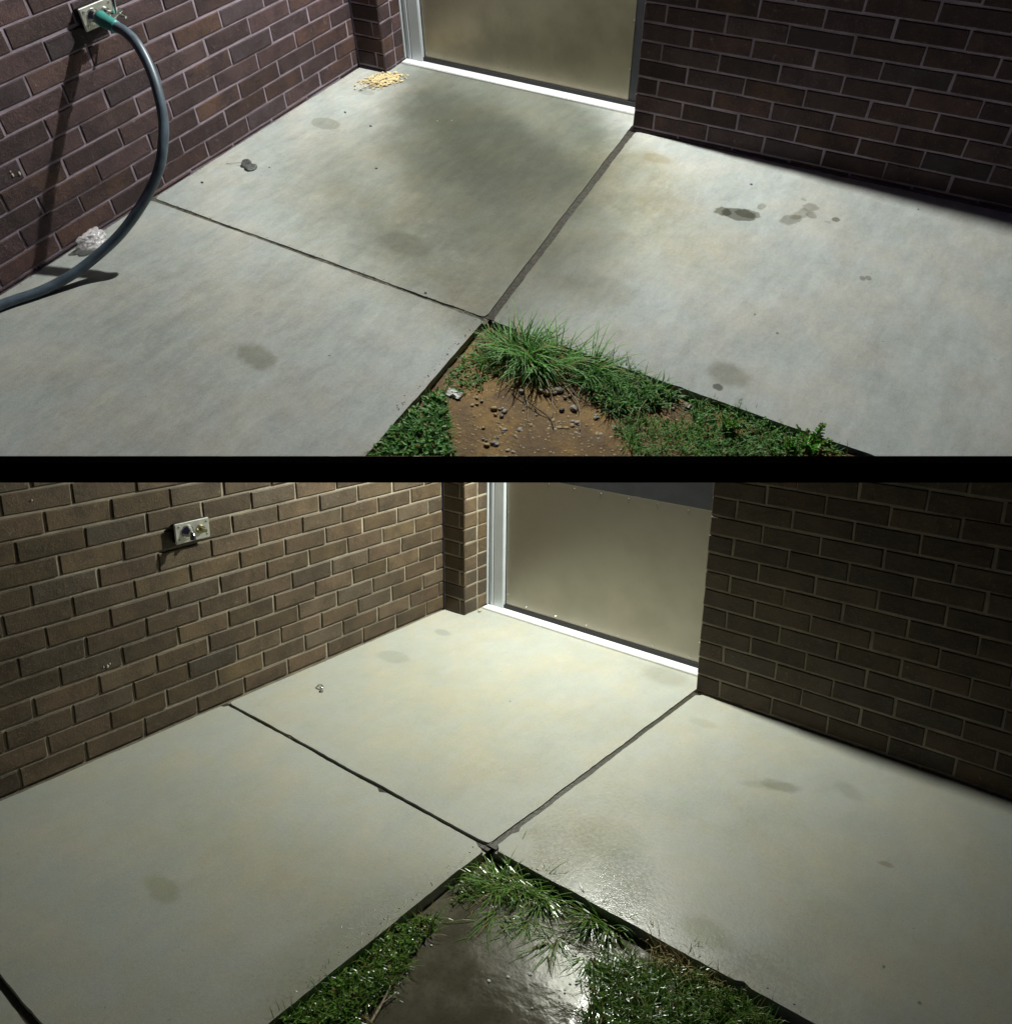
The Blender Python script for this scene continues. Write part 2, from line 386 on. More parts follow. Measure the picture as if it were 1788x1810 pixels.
paper = simple('wet_paper', (.72, .72, .68), .6, var=.12, scale=60, bump=.4)
woodm = simple('sawdust', (.72, .58, .32), .9, var=.25, scale=200, bump=.5)
twigm = simple('dry_twig', (.30, .22, .14), .8, var=.3, scale=90, bump=.5)
straw_white = simple('old_paint', (.55, .52, .40), .7)
straw = simple('dead_straw', (.36, .29, .12), .6, var=.35, scale=60, bump=.2)

def kick_mat(name, col, dirty):
    m = Mat(name); n = m.noise(3, 5, .65); br = m.noise(1, 4, .6, vec=m.scaled(m.co(), (6, 6, 260)))
    spk = m.noise(26, 5, .7)
    c = m.mix(m.ramp(n.outputs[0], .4, .7), col, tuple(v * (.80 if dirty else .9) for v in col))
    c = m.mix(m.ramp(spk.outputs[0], .66, .74, 0, .7 if dirty else .15), c, tuple(v * .35 for v in col))
    r = m.math('MULTIPLY_ADD', m.math('SUBTRACT', n.outputs[0], .5), .25, .40)
    return m.set(color=c, metal=.85, rough=r, aniso=.4, normal=m.bump(br.outputs[0], .10, .001))
kickA = kick_mat('kick_plate_dull', (.37, .335, .25), True)
kickB = kick_mat('kick_plate_clean', (.36, .335, .275), False)

def leaf_mat(name, c1, c2, rough=.45, hue_attr=True, c3=None):
    m = Mat(name); at = m.node('ShaderNodeAttribute', attribute_name='rnd')
    sep = m.node('ShaderNodeSeparateColor', {0: at.outputs['Color']})
    c = m.mix(sep.outputs[0], c1, c2)
    c = m.mix(m.ramp(sep.outputs[1], .86, .92), c, c3 or (.30, .25, .09))
    m.set(color=c, rough=rough, spec=.5, sub=0)
    tr = m.node('ShaderNodeBsdfTranslucent', {0: c}); mx = m.node('ShaderNodeMixShader', {0: .25, 1: m.b.outputs[0], 2: tr.outputs[0]})
    m.L.new(mx.outputs[0], m.out.inputs[0]); return m.m
grA = leaf_mat('grass_blades', (.045, .17, .022), (.15, .40, .05), rough=.6)
grB = leaf_mat('wet_grass', (.07, .17, .028), (.21, .38, .07), rough=.24)
lfA = leaf_mat('weed_leaves', (.045, .16, .030), (.15, .37, .065), rough=.55)
feath = leaf_mat('bright_weed', (.07, .30, .02), (.15, .42, .035))

def mud(name, c1, c2, c3, rough, scale=1.0):
    m = Mat(name); a = m.noise(6, 6, .65); b = m.noise(40, 6, .7)
    v = m.node('ShaderNodeTexVoronoi', {'Vector': m.co(), 'Scale': 75.0 * scale, 'Randomness': 1.0})
    c = m.mix(m.ramp(a.outputs[0], .38, .64), c1, c2)
    c = m.mix(m.ramp(b.outputs[0], .5, .7, 0, .75), c, tuple(k * .5 for k in c1))
    pk = m.math('GREATER_THAN', m.node('ShaderNodeSeparateColor', {0: v.outputs['Color']}).outputs[1], .72)
    c = m.mix(m.math('MULTIPLY', pk, m.ramp(v.outputs['Distance'], .2, .45, .8, 0)), c, c3)
    h = m.math('ADD', b.outputs[0], m.math('MULTIPLY', m.ramp(v.outputs['Distance'], 0, .5, 1, 0), m.math('MULTIPLY', pk, .6)))
    return m.set(color=c, rough=rough, spec=.28, normal=m.bump(h, .6, .008))
mudA = mud('brown_mud', (.135, .080, .032), (.27, .158, .046), (.40, .31, .16), .68)
mudB = mud('wet_mud', (.05, .043, .028), (.075, .065, .04), (.10, .09, .06), .5)
stone_mats = [simple('stone_%s' % n, c, .6, var=.3, scale=60, bump=.3) for n, c in
              (('grey', (.30, .29, .26)), ('tan', (.36, .26, .12)), ('pale', (.34, .30, .24)), ('dark', (.13, .115, .10)))]

def water_mat():
    m = Mat('muddy_water'); n = m.noise(5, 4, .6); r = m.noise(30, 4, .6); f = m.noise(6, 7, .65); g = m.noise(90, 4, .7)
    c = m.mix(m.ramp(f.outputs[0], .35, .66), (.085, .078, .050), (.150, .140, .098))
    c = m.mix(m.ramp(g.outputs[0], .52, .72, 0, .6), c, (.05, .045, .03))
    nn = m.math('ADD', n.outputs[0], m.math('MULTIPLY', r.outputs[0], .28))
    ro = m.ramp(m.noise(9, 5, .65).outputs[0], .45, .70, .03, .14)
    return m.set(color=c, rough=ro, spec=.9, ior=1.55, normal=m.bump(nn, .13, .02), coat=.0)
waterm = water_mat()
dropm = Mat('water_drop').set(color=(.80, .82, .80), rough=.06, spec=1.0, ior=1.6, coat=1.0)  # near-white body colour stands in for the glint on the drops
plastic = Mat('clear_plastic').set(color=(.86, .82, .84), rough=.22, alpha=.5, spec=.7)

# ------------------------------------------------------------------ ground: slabs, joints, soil
rnd = random.Random(5)
def ripple_poly(poly, step=.025, amp=.0017, seed=0):
    """A slab's outline with the small unevenness of a hand-trowelled edge."""
    out = []
    for i, (a, b) in enumerate(zip(poly, poly[1:] + poly[:1])):
        a, b = Vector(a), Vector(b); n = max(1, int((b - a).length / step)); t = (b - a).normalized(); q = Vector((-t.y, t.x))
        for k in range(n):
            P = a.lerp(b, k / n)
            w = 0 if k == 0 else amp * (2 * mnoise.noise(Vector((P.x * 7, P.y * 7, seed * 3.3))) + 1.5 * mnoise.noise(Vector((P.x * 31, P.y * 31, seed * 1.3))))
            out.append(tuple(P + q * w))
    return out
def slab(court, poly, mat, name='pavement', clip=False, z=0., th=.12, seed=1, rnd_e=.006):
    bm = bmesh.new()
    pts = ripple_poly([Vector(p) for p in poly], seed=seed)
    prism(bm, pts, z - th, z)
    bm.edges.ensure_lookup_table()
    es = [e for e in bm.edges if abs(e.verts[0].co.z - z) < 1e-6 and abs(e.verts[1].co.z - z) < 1e-6]
    bmesh.ops.bevel(bm, geom=es, offset=rnd_e, segments=3, affect='EDGES', clamp_overlap=True)
    return obj(name, bm, mat, court, P=(0, 0, 0), kind='structure', clip=clip)

# ---- upper courtyard (A)
Rw = lambda c, x: c.slope * (x - c.W)
jA = .009; kA = .017
slab(A, [(.007, -A.L + jA), (A.cx - kA, A.cy + jA), (A.W - kA, -.001), (A.W - kA, .26), (.007, .26)], conA, clip=True, seed=1)
slab(A, [(.007, -3.9), (A.cx - .012, -3.9), (A.cx - .012, A.cy - jA), (.007, -A.L - jA)], conA, clip=True, seed=2)
slab(A, [(A.cx + kA, A.cy + .004), (4.6, A.cy - .02), (4.6, Rw(A, 4.6) - .012), (A.W + kA + .004, -.008)], conA, clip=True, seed=3)
bm = bmesh.new(); n = 40
for i in range(n):   # joint filler between the slabs, a ragged strip
    a = Vector((-.01, -A.L, -.004)).lerp(Vector((A.cx, A.cy, -.004)), i / n); b = Vector((-.01, -A.L, -.004)).lerp(Vector((A.cx, A.cy, -.004)), (i + 1) / n)
    o = Vector((0, .02, 0)); za = Vector((0, 0, .006 * mnoise.noise(a * 9))); zb = Vector((0, 0, .006 * mnoise.noise(b * 9)))
    quad(bm, a - o + za, b - o + zb, b + o + zb, a + o + za)
obj('joint_strip', bm, crack, A, P=(0, 0, 0), kind='structure', clip=True)
bm = bmesh.new()
for i in range(n):
    a = Vector((A.cx, A.cy + .012, -.004)).lerp(Vector((A.W, -.01, -.004)), i / n); b = Vector((A.cx, A.cy + .012, -.004)).lerp(Vector((A.W, -.01, -.004)), (i + 1) / n)
    o = Vector((.025, 0, 0)); quad(bm, a - o, a + o, b + o, b - o)
obj('joint_strip', bm, fillA, A, P=(0, 0, 0), kind='structure', clip=True)

def soil(court, name, mat, x0, x1, y0, y1, zf, step, clip):
    bm = bmesh.new(); nx = int((x1 - x0) / step); ny = int((y1 - y0) / step); V = []
    for j in range(ny + 1):
        V.append([bm.verts.new((x0 + (x1 - x0) * i / nx, y0 + (y1 - y0) * j / ny, zf(x0 + (x1 - x0) * i / nx, y0 + (y1 - y0) * j / ny))) for i in range(nx + 1)])
    for j in range(ny):
        for i in range(nx): bm.faces.new([V[j][i], V[j][i+1], V[j+1][i+1], V[j+1][i]])
    return obj(name, bm, mat, court, P=(0, 0, 0), kind='structure', clip=clip, smooth=True)
def zA(x, y):
    v = Vector((x * 5, y * 5, 1.7)); w = Vector((x * 30, y * 30, .7))
    return -.028 + .012 * mnoise.noise(v) + .005 * mnoise.noise(w)
soil(A, 'ground', mudA, A.cx - .02, 4.6, -4.2, A.cy + .02, zA, .02, True)

# added black face filling the band between the two courtyards, hides the walls behind
def foot_pt(px, drop):
    """point of the upper ground on its near edge and how deep its face goes there"""
    P = Vector(A.X(A.hit(px, 806))); return P
bm = bmesh.new()
def depth_to(P, py):   # drop below P (in courtyard A's own space) at which the face ends
    R = A.R; q = R @ np.array(P) + A.t; up = R @ np.array([0, 0, 1.]); k = (py - CY) / F
    return float((k * q[2] - q[1]) / (-(up[1]) + k * up[2]))
Ls, Rs = Vector(A.X(A.hit(-260, 806.3))), Vector(A.X(A.hit(2100, 806.3)))
inw = Vector((camA[0], camA[1], 0)) - Vector((Ls.x, Ls.y, 0)); t = (Rs - Ls).normalized(); nrm = Vector((t.y, -t.x, 0))
vs = []
for Q in (Ls, Rs):
    Qf = Q + nrm * .03
    d0 = depth_to(Q, 853); d1 = depth_to(Qf, 853)
    vs.append([Q, Qf, Qf - Vector((0, 0, d1)), Q - Vector((0, 0, d0))])
bmv = [[bm.verts.new(p) for p in row] for row in vs]
for i in range(4): bm.faces.new([bmv[0][i], bmv[1][i], bmv[1][(i+1) % 4], bmv[0][(i+1) % 4]])
bm.faces.new(bmv[0]); bm.faces.new(bmv[1][::-1])
me = bpy.data.meshes.new('band_filler'); bmesh.ops.recalc_face_normals(bm, faces=bm.faces[:]); bm.to_mesh(me); bm.free(); me.materials.append(black)
o = link(bpy.data.objects.new('band_filler', me)); o.matrix_world = A.M; o['kind'] = 'structure'

bm = bmesh.new(); box(bm, -.3, 5.0, -4.4, .6, -.17, -.135)     # added black sheet under the upper courtyard, stops bounce onto the lower one
obj('ground', bm, black, A, P=(0, 0, 0), kind='structure', clip=True)

# ---- lower courtyard (B)
jB, kB = .009, .0125
slab(B, [(.010, -B.L + jB), (B.cx - kB, B.cy + jB), (B.W - kB, 0), (B.W - kB, .26), (.010, .26)], conB, seed=4)
slab(B, [(.014, -2.775), (B.cx - .006, -2.775), (B.cx - .006, B.cy - jB), (.010, -B.L - jB)], conB, seed=5, rnd_e=.017)
slab(B, [(-.02, -3.6), (B.cx - .006, -3.6), (B.cx - .006, -2.80), (-.02, -2.80)], conB, seed=6)
slab(B, [(B.cx + kB, B.cy + .002), (4.2, B.cy - .01), (4.2, Rw(B, 4.2) - .004), (B.W + kB + .002, -.006)], conB, seed=7, rnd_e=.014)
bm = bmesh.new(); box(bm, -.01, B.cx, -B.L - .02, -B.L + .01, -.03, -.010); obj('joint_strip', bm, fillB, B, P=(0, 0, 0), kind='structure')
bm = bmesh.new()
quad(bm, (B.cx - .02, B.cy + .008, -.005), (B.cx + .02, B.cy + .008, -.005), (B.W + .02, 0, -.005), (B.W - .02, 0, -.005))
obj('joint_strip', bm, fillB, B, P=(0, 0, 0), kind='structure')
bm = bmesh.new(); box(bm, -.01, B.cx - .01, -2.81, -2.765, -.03, -.014); obj('joint_strip', bm, fillB, B, P=(0, 0, 0), kind='structure')
WZ = -.040
PUD = B.hit(960, 1780)
def zB(x, y):
    # sunk in the middle, rising under the grass on either side
    v = Vector((x * 4, y * 4, 4.7)); w = Vector((x * 24, y * 24, 2.7))
    e1 = max(0, 1 - abs(x - B.cx - .05) / .20); e2 = max(0, 1 - abs(y - B.cy + .16) / .20)
    t = max(e1, e2 * min(1, max(0, (x - B.cx - .15) / .3)))
    px = max(0., min(1., (x - 2.02) / .14)) if y < B.cy - .05 else 0
    t = max(t * .9, px)
    return -.058 + .016 * t + .012 * mnoise.noise(v) + .004 * mnoise.noise(w)
soil(B, 'ground', mudB, B.cx - .02, 4.2, -3.9, B.cy + .02, zB, .02, False)
bm = bmesh.new(); quad(bm, (B.cx - .01, -3.9, WZ), (3.4, -3.9, WZ), (3.4, B.cy, WZ), (B.cx - .01, B.cy, WZ))
obj('puddle_water', bm, waterm, B, P=(0, 0, 0), kind='structure')

# ------------------------------------------------------------------ brickwork
def bricks(bm, lay, o, u, nvec, length, z0, rows, pitch, offs, course, joint=.010, proud=.0, seed=0, zmax=None, u0=0.0, zmin=0.0):
    """Courses of bricks on the face through o along u (unit), facing nvec; each brick a chamfered block standing from the mortar."""
    r = random.Random(seed); o, u, nv = Vector(o), Vector(u), Vector(nvec); ch = .0035
    for k in range(rows[0], rows[1]):
        zb = z0 + k * course + joint / 2; zt = z0 + (k + 1) * course - joint / 2
        if zmax and zb > zmax: break
        if zt < zmin: continue
        zb = max(zb, zmin)
        s = offs(k) - pitch * (int((offs(k) - u0) / pitch) + 2)
        while s < length:
            a = max(u0, s + joint / 2); b = min(length, s + pitch - joint / 2); s += pitch
            jr = r.random(); jb = r.random(); jc = r.random()
            if b - a < .012: continue
            dz = r.uniform(-.0016, .0016); da = r.uniform(-.002, .002); dp = proud + r.uniform(-.0012, .0012); tl = r.uniform(-.0015, .0015)
            a2 = a + (da if a > u0 + 1e-6 else 0); b2 = b + (da if b < length - 1e-6 else 0)
            P = lambda t, z, h: o + u * t + Vector((0, 0, z)) + nv * h
            bk = [P(a2, zb + dz, -.02), P(b2, zb + dz + tl, -.02), P(b2, zt + dz + tl, -.02), P(a2, zt + dz, -.02)]
            md = [P(a2, zb + dz, dp - ch), P(b2, zb + dz + tl, dp - ch), P(b2, zt + dz + tl, dp - ch), P(a2, zt + dz, dp - ch)]
            fr = [P(a2 + ch, zb + dz + ch, dp), P(b2 - ch, zb + dz + tl + ch, dp), P(b2 - ch, zt + dz + tl - ch, dp), P(a2 + ch, zt + dz - ch, dp)]
            jt = [Vector((0, 0, r.uniform(-.0018, .0018))) + u * r.uniform(-.0018, .0018) + nv * r.uniform(-.0012, .0008) for _ in range(4)]
            md = [p + j for p, j in zip(md, jt)]; fr = [p + j for p, j in zip(fr, jt)]
            rows_ = [[bm.verts.new(p) for p in q] for q in (bk, md, fr)]
            fs = [bm.faces.new(rows_[2])]
            for q0, q1 in ((0, 1), (1, 2)):
                for i in range(4): fs.append(bm.faces.new([rows_[q0][i], rows_[q0][(i+1) % 4], rows_[q1][(i+1) % 4], rows_[q1][i]]))
            for f in fs:
                f.material_index = 0
                for l in f.loops: l[lay] = (jr, jb, jc, 1)
def panel(bm, o, u, nvec, length, z0, z1, depth, u0=0.0, step=.03, seed=0, thick=.1):
    """Mortar behind the bricks: a rough sheet with a body behind it."""
    o, u, nv = Vector(o), Vector(u), Vector(nvec); nx = max(2, int((length - u0) / step)); nz = max(2, int((z1 - z0) / step)); V = []
    for j in range(nz + 1):
        row = []
        for i in range(nx + 1):
            t = u0 + (length - u0) * i / nx; z = z0 + (z1 - z0) * j / nz
            h = -depth + .0016 * mnoise.noise(Vector((t * 21, z * 21, seed)))
            row.append(bm.verts.new(o + u * t + Vector((0, 0, z)) + nv * h))
        V.append(row)
    for j in range(nz):
        for i in range(nx): bm.faces.new([V[j][i], V[j][i+1], V[j+1][i+1], V[j+1][i]]).material_index = 1
    a = [o + u * u0 + nv * -depth, o + u * length + nv * -depth, o + u * length + nv * -thick, o + u * u0 + nv * -thick]
    bot = [bm.verts.new(p + Vector((0, 0, z0))) for p in a]; top = [bm.verts.new(p + Vector((0, 0, z1))) for p in a]
    for i in (1, 2, 3):
        bm.faces.new([bot[i], bot[(i+1) % 4], top[(i+1) % 4], top[i]]).material_index = 1
    bm.faces.new(top).material_index = 1; bm.faces.new(bot[::-1]).material_index = 1
def newbm():
    bm = bmesh.new(); return bm, bm.loops.layers.float_color.new('rnd')

for c, tag, br, mo, height in ((A, 'A', brA, moA, 2.7), (B, 'B', brB, moB, 1.72)):
    isA = tag == 'A'
    up = 'upper' if isA else 'lower'
    # left wall, face x = 0, running toward the camera (u = -y)
    Lw = 3.9 if isA else 2.6
    if isA:
        pitch, crs, z0 = .304, .0845, .020; offs = lambda k: 0.050 if k % 2 == 0 else .184
    else:
        pitch, crs, z0 = .2465, .086, .004; offs = lambda k: (.148 + .0135 * k - (.124 if k % 2 else 0))
    t = thing('brick_wall', ('dark purple-brown brick wall with a hose tap, left of the dry dirty floor' if isA else
              'tan-brown brick wall with a bare tap box, left of the rinsed wet floor'), 'wall', c, (0, 0, 0))
    bm, lay = newbm()
    bricks(bm, lay, (0, 0, 0), (0, -1, 0), (1, 0, 0), Lw, z0, (-1, 40), pitch, offs, crs, seed=11 + isA, zmax=height - .05, zmin=.004)
    panel(bm, (0, 0, 0), (0, -1, 0), (1, 0, 0), Lw, -.02, height, .0045 if isA else .0075, seed=3)
    ob = obj('brickwork', bm, [br, mo], c, parent=t, clip=isA)
    for (px, py) in (((22, 309), (34, 306), (18, 303)) if isA else ((190, 1178), (183, 1179), (194, 1173), (56, 884))):
        q = c.hit(px, py, 0, 0.0); g = bmesh.new(); lump(g, (.002, q[1], q[2]), .0075 if px in (22, 34, 190) else .004, px * .1, sq=(.35, .6, 1), sub=2, amp=.5)
        obj('paint_fleck', g, straw_white, c, parent=t)
    # pier beside the door: front face y=0 from x=0..p, reveal x=p from y=0..d
    t = thing('brick_pier', ('narrow brick pier at the inner corner beside yellow sawdust' if isA else
              'narrow brick pier, shaded in front, beside the clean door'), 'pier', c, (0, 0, 0))
    bm, lay = newbm()
    ptc, of2 = (.27, lambda k: (.0 if k % 2 else .135)) if isA else (.25, lambda k: (0. if k % 2 else .125))
    bricks(bm, lay, (0, 0, 0), (1, 0, 0), (0, -1, 0), c.p - .002, z0, (-1, 40), ptc, of2, crs, seed=21 + isA, zmax=height - .05, zmin=.004, u0=.008)
    bricks(bm, lay, (c.p, 0, 0), (0, 1, 0), (1, 0, 0), c.d + .02, z0, (-1, 40), .125, lambda k: .115 if k % 2 else .118, crs, seed=31 + isA, zmax=height - .05, zmin=.004, u0=.002)
    panel(bm, (0, 0, 0), (1, 0, 0), (0, -1, 0), c.p - .006, -.02, height, .006, seed=5, thick=.2)
    panel(bm, (c.p, 0, 0), (0, 1, 0), (1, 0, 0), c.d + .04, -.02, height, .0045, seed=6, u0=.008, thick=.1)
    obj('brickwork', bm, [br, mo], c, parent=t)
    # right wall, face y = slope*(x-W)
    sl = math.sqrt(1 + c.slope ** 2); u = Vector((1 / sl, c.slope / sl, 0)); nv = Vector((u.y, -u.x, 0))
    if isA: pitch, of3 = .275, (lambda k: .106 if k % 2 == 0 else .240)
    else: pitch, of3 = .252, (lambda k: .119 if k % 2 == 0 else -.006)
    z0r = .021 if isA else .010
    hr = 2.6 if isA else 1.5
    ln = 3.2 if isA else 1.95
    t = thing('brick_wall', ('unlit purplish brick wall with pale mortar, right of the dirty door' if isA else
              'nearly black brick wall in shade, right of the clean kick plate'), 'wall', c, (c.W, 0, 0))
    bm, lay = newbm()
    bricks(bm, lay, (c.W, 0, 0), u, nv, ln, z0r, (-1, 40), pitch, of3, crs if isA else .086, seed=41 + isA, zmax=hr - .05, zmin=.004, u0=0.0)
    bricks(bm, lay, (c.W, .11, 0), (0, 1, 0), (-1, 0, 0), .28, z0r, (-1, 40), .24, lambda k: .1, crs if isA else .086, seed=44 + isA, zmax=hr - .05, zmin=.004, u0=-.10)
    panel(bm, (c.W + .001, 0, 0), u, nv, ln, -.02, hr, .0045, seed=8, thick=.24)
    obj('brickwork', bm, [br, mo], c, parent=t)
    # ---- door
    d = c.d; xl = .180 if isA else .155; xf = .315 if isA else .288; xr = c.W + .04
    t = thing('door', ('dull stained metal-clad door over the dirty floor' if isA else 'clean metal-clad door, its dark upper leaf showing over the kick plate'), 'door', c, (xl, d, 0))
    bm = bmesh.new(); box(bm, xf + .006, xr, d + .022, d + .06, .035, 1.80); obj('door_leaf', bm, doorm, c, parent=t)
    kz = 1.15 if isA else .825
    bm = bmesh.new(); box(bm, xf + .010, (1.603 if isA else xr), d + .0200, d + .0217, .032, kz); obj('kick_plate', bm, kickA if isA else kickB, c, parent=t)
    bm = bmesh.new()   # frame: rebated profile
    for (a, b, y0) in ((0, .022, -.012), (.022, .040, .004), (.040, .058, -.006), (.062, xf - xl, -.002)):
        box(bm, xl + a, xl + b, d + y0, d + .05, .012, 1.86, bevel=.0025)
    obj('door_frame', bm, alu, c, parent=t)
    bm = bmesh.new(); box(bm, xf - .002, xr, d + .008, d + .05, .012, .034); obj('rubber_seal', bm, rubber, c, parent=t)
    bm = bmesh.new(); box(bm, xl + .022, c.W - .015 if isA else c.W - .012, d - .060, d + .010, -.004, .0135, bevel=.003); obj('threshold', bm, alub, c, parent=t)
    bm = bmesh.new(); box(bm, xl, xf + .01, d - .014, d + .012, -.004, .0115); obj('gap_filler', bm, rubber, c, parent=t)
    pts = []
    if not isA:
        pts += [(x, .808) for x in np.linspace(.42, 1.60, 8)] + [(x, .055) for x in np.linspace(.45, 1.5, 6)]
        pts += [(xf + .022, z) for z in (.10, .37, .60)] + [(1.60 - .012, z) for z in (.30, .58)] + [(1.548, .15), (1.565, .44)]
    else:
        pts += [(xf + .022, z) for z in (.06, .32)] + [(1.60, .44), (1.6, .2)]
    for i, (x, z) in enumerate(pts):
        g = bmesh.new(); cyl(g, (x, d + .0198, z), (x, d + .0168, z), .0048, .0034, n=10)
        obj('screw', g, chrome, c, parent=t)
    # header above the door, white, and the wall lamp on it
    hy = .14 if isA else .098
    g = bmesh.new(); box(g, c.p + .01, c.W - .004, hy, .24, 1.865, 2.62, bevel=.004)
    o = obj('door_header', g, white, c, P=(0, 0, 1.865), label='white panel above the %s door, carrying the lamp' % ('dull' if isA else 'clean'), cat='wall panel')
    LD = LAMP_A if isA else LAMP_B; lx, ly, lz = LD['P']
    t = thing('wall_lamp', 'lamp above the door that lights the %s courtyard' % up, 'lamp', c, (lx, .13, lz))
    g = bmesh.new(); box(g, lx - .10, lx + .10, hy - .014, hy - .001, lz + .03, lz + .12, bevel=.006); obj('back_plate', g, alu, c, parent=t)
    g = bmesh.new(); box(g, lx - .09, lx + .09, -.03, hy - .015, lz + .045, lz + .075, bevel=.008); obj('lamp_shade', g, alu, c, parent=t)
    if 'aim' in LD:
        ld = bpy.data.lights.new('lamp_light', 'AREA'); ld.shape = 'DISK'; ld.size = .055 * c.scale; ld.energy = LD['power'] * .36
    else:
        ld = bpy.data.lights.new('lamp_light', 'POINT'); ld.energy = LD['power']; ld.shadow_soft_size = .022 * c.scale
    ld.color = LD['color']
    lo = link(bpy.data.objects.new('lamp_light', ld)); lo.parent = t
    if 'aim' in LD: lo.rotation_mode = 'QUATERNION'; lo.rotation_quaternion = Vector(LD['aim']).to_track_quat('-Z', 'Y')
    lo.location = Vector(c.X((lx, ly, lz))) - Vector(c.X((lx, .13, lz)))

# ------------------------------------------------------------------ tap boxes
def tap_box(c, y0, y1, z0, z1, label, hosed):
    ym, zm = (y0 + y1) / 2, (z0 + z1) / 2
    t = thing('tap_box', label, 'tap', c, (0, ym, zm))
    g = bmesh.new(); box(g, .0, .026, y0 + .004, y1 - .004, z0 + .004, z1 - .004, bevel=.003)
    obj('back_box', g, rubber, c, parent=t)
    g = bmesh.new(); box(g, .0265, .034, y0, y1, z0, z1, bevel=.0035, seg=3); obj('face_plate', g, platem, c, parent=t)
    for (yy, zz) in ((y0 + .018, z1 - .016), (y1 - .016, z1 - .016), (y1 - .014, z0 + .018), (y0 + .018, z0 + .016)):
        g = bmesh.new(); cyl(g, (.0342, yy, zz), (.038, yy, zz), .005, .003, n=10); obj('screw', g, chrome, c, parent=t)
    ys = y0 + .055; zs = zm
    g = bmesh.new(); cyl(g, (.034, ys, zs), (.038, ys, zs), .031, .029, n=28); cyl(g, (.0381, ys, zs), (.060, ys, zs - .002), .026, .013, n=24)
    obj('tap_flange', g, chrome, c, parent=t)
    g = bmesh.new()
    tube(g, spline([(.058, ys, zs - .002), (.068, ys, zs - .004), (.075, ys - .001, zs - .012), (.076, ys - .002, zs - .024)], 6), .0118, n=16)
    obj('spout', g, chrome, c, parent=t)
    yk = y0 + .115
    g = bmesh.new(); cyl(g, (.034, yk, zs), (.046, yk, zs), .020, .016, n=20); cyl(g, (.0461, yk, zs), (.075, yk, zs), .009, .008, n=16)
    obj('key_stem', g, brass if not hosed else chrome, c, parent=t)
    if hosed:
        g = bmesh.new(); cyl(g, (.076, yk - .035, zs - .02), (.080, yk + .04, zs + .002), .009, n=12); cyl(g, (.078, yk + .01, zs - .006), (.082, yk + .022, zs + .052), .009, n=12)
        cyl(g, (.079, yk + .03, zs - .014), (.104, yk + .034, zs - .022), .0055, n=12)
        obj('tap_handle', g, chrome, c, parent=t)
    return ys, zs
ysB, zsB = tap_box(B, -1.666, -1.507, .800, .888, 'silver tap plate with a bare spout on the tan-brown brick wall', False)
ysA, zsA = tap_box(A, -1.700, -1.540, .757, .833 + .01, 'silver tap plate with the hose screwed on, on the purple-brown wall', True)

# hose
t = thing('garden_hose', 'blue-grey hose arching from the tap down to the concrete', 'hose', A, (.10, ysA, zsA))
hp = [(.150, -1.650, .783), (.20, -1.650, .772), (.262, -1.662, .742), (.325, -1.688, .675), (.378, -1.728, .596), (.415, -1.775, .510), (.432, -1.822, .448),
      (.432, -1.872, .375), (.412, -1.932, .302), (.378, -2.010, .226), (.330, -2.100, .150), (.272, -2.200, .088), (.218, -2.310, .044), (.160, -2.425, .021), (.09, -2.57, .0195), (.06, -2.75, .0195), (.12, -3.0, .0195)]
g = bmesh.new(); tube(g, spline(hp, 8), .0202, n=20); obj('hose', g, hosem, A, parent=t, smooth=True)
g = bmesh.new(); tube(g, spline([(.070, ysA, zsA + .002), (.095, -1.648, .794), (.125, -1.649, .789), (.158, -1.650, .781)], 5), lambda s: .0285 - .004 * s, n=20)
obj('hose_connector', g, green, A, parent=t, smooth=True)
g = bmesh.new(); cyl(g, (.062, ysA, zsA), (.078, ysA, zsA), .025, n=8); obj('connector_nut', g, platem, A, parent=t)

# ------------------------------------------------------------------ loose things, upper courtyard
def on(c, px, py, z=0.): return c.hit(px, py, 2, z)
def crumple(center, r, seed, flat=.5, sub=4, amp=.5):
    g = bmesh.new(); bmesh.ops.create_icosphere(g, subdivisions=sub, radius=1)
    for v in g.verts:
        k = .8 + amp * (mnoise.noise(v.co * 1.5 + Vector((seed, 0, 0))) + .5 * abs(mnoise.noise(v.co * 3.1 + Vector((0, seed, 0)))) + .12 * abs(mnoise.noise(v.co * 9)))
        v.co = Vector(center) + Vector((v.co.x * r * k, v.co.y * r * 1.25 * k, max(-.02 / r * r, v.co.z * r * flat * k)))
    return g
P = on(A, 165, 440)
obj('plastic_bag', crumple((P[0] - .012, P[1] + .02, .034), .056, 3, flat=.62, sub=5, amp=.45), plastic, A, P=(P[0], P[1], 0), label='crumpled clear plastic bag at the wall foot behind the hose', cat='bag', smooth=True)
g = bmesh.new(); g.free()
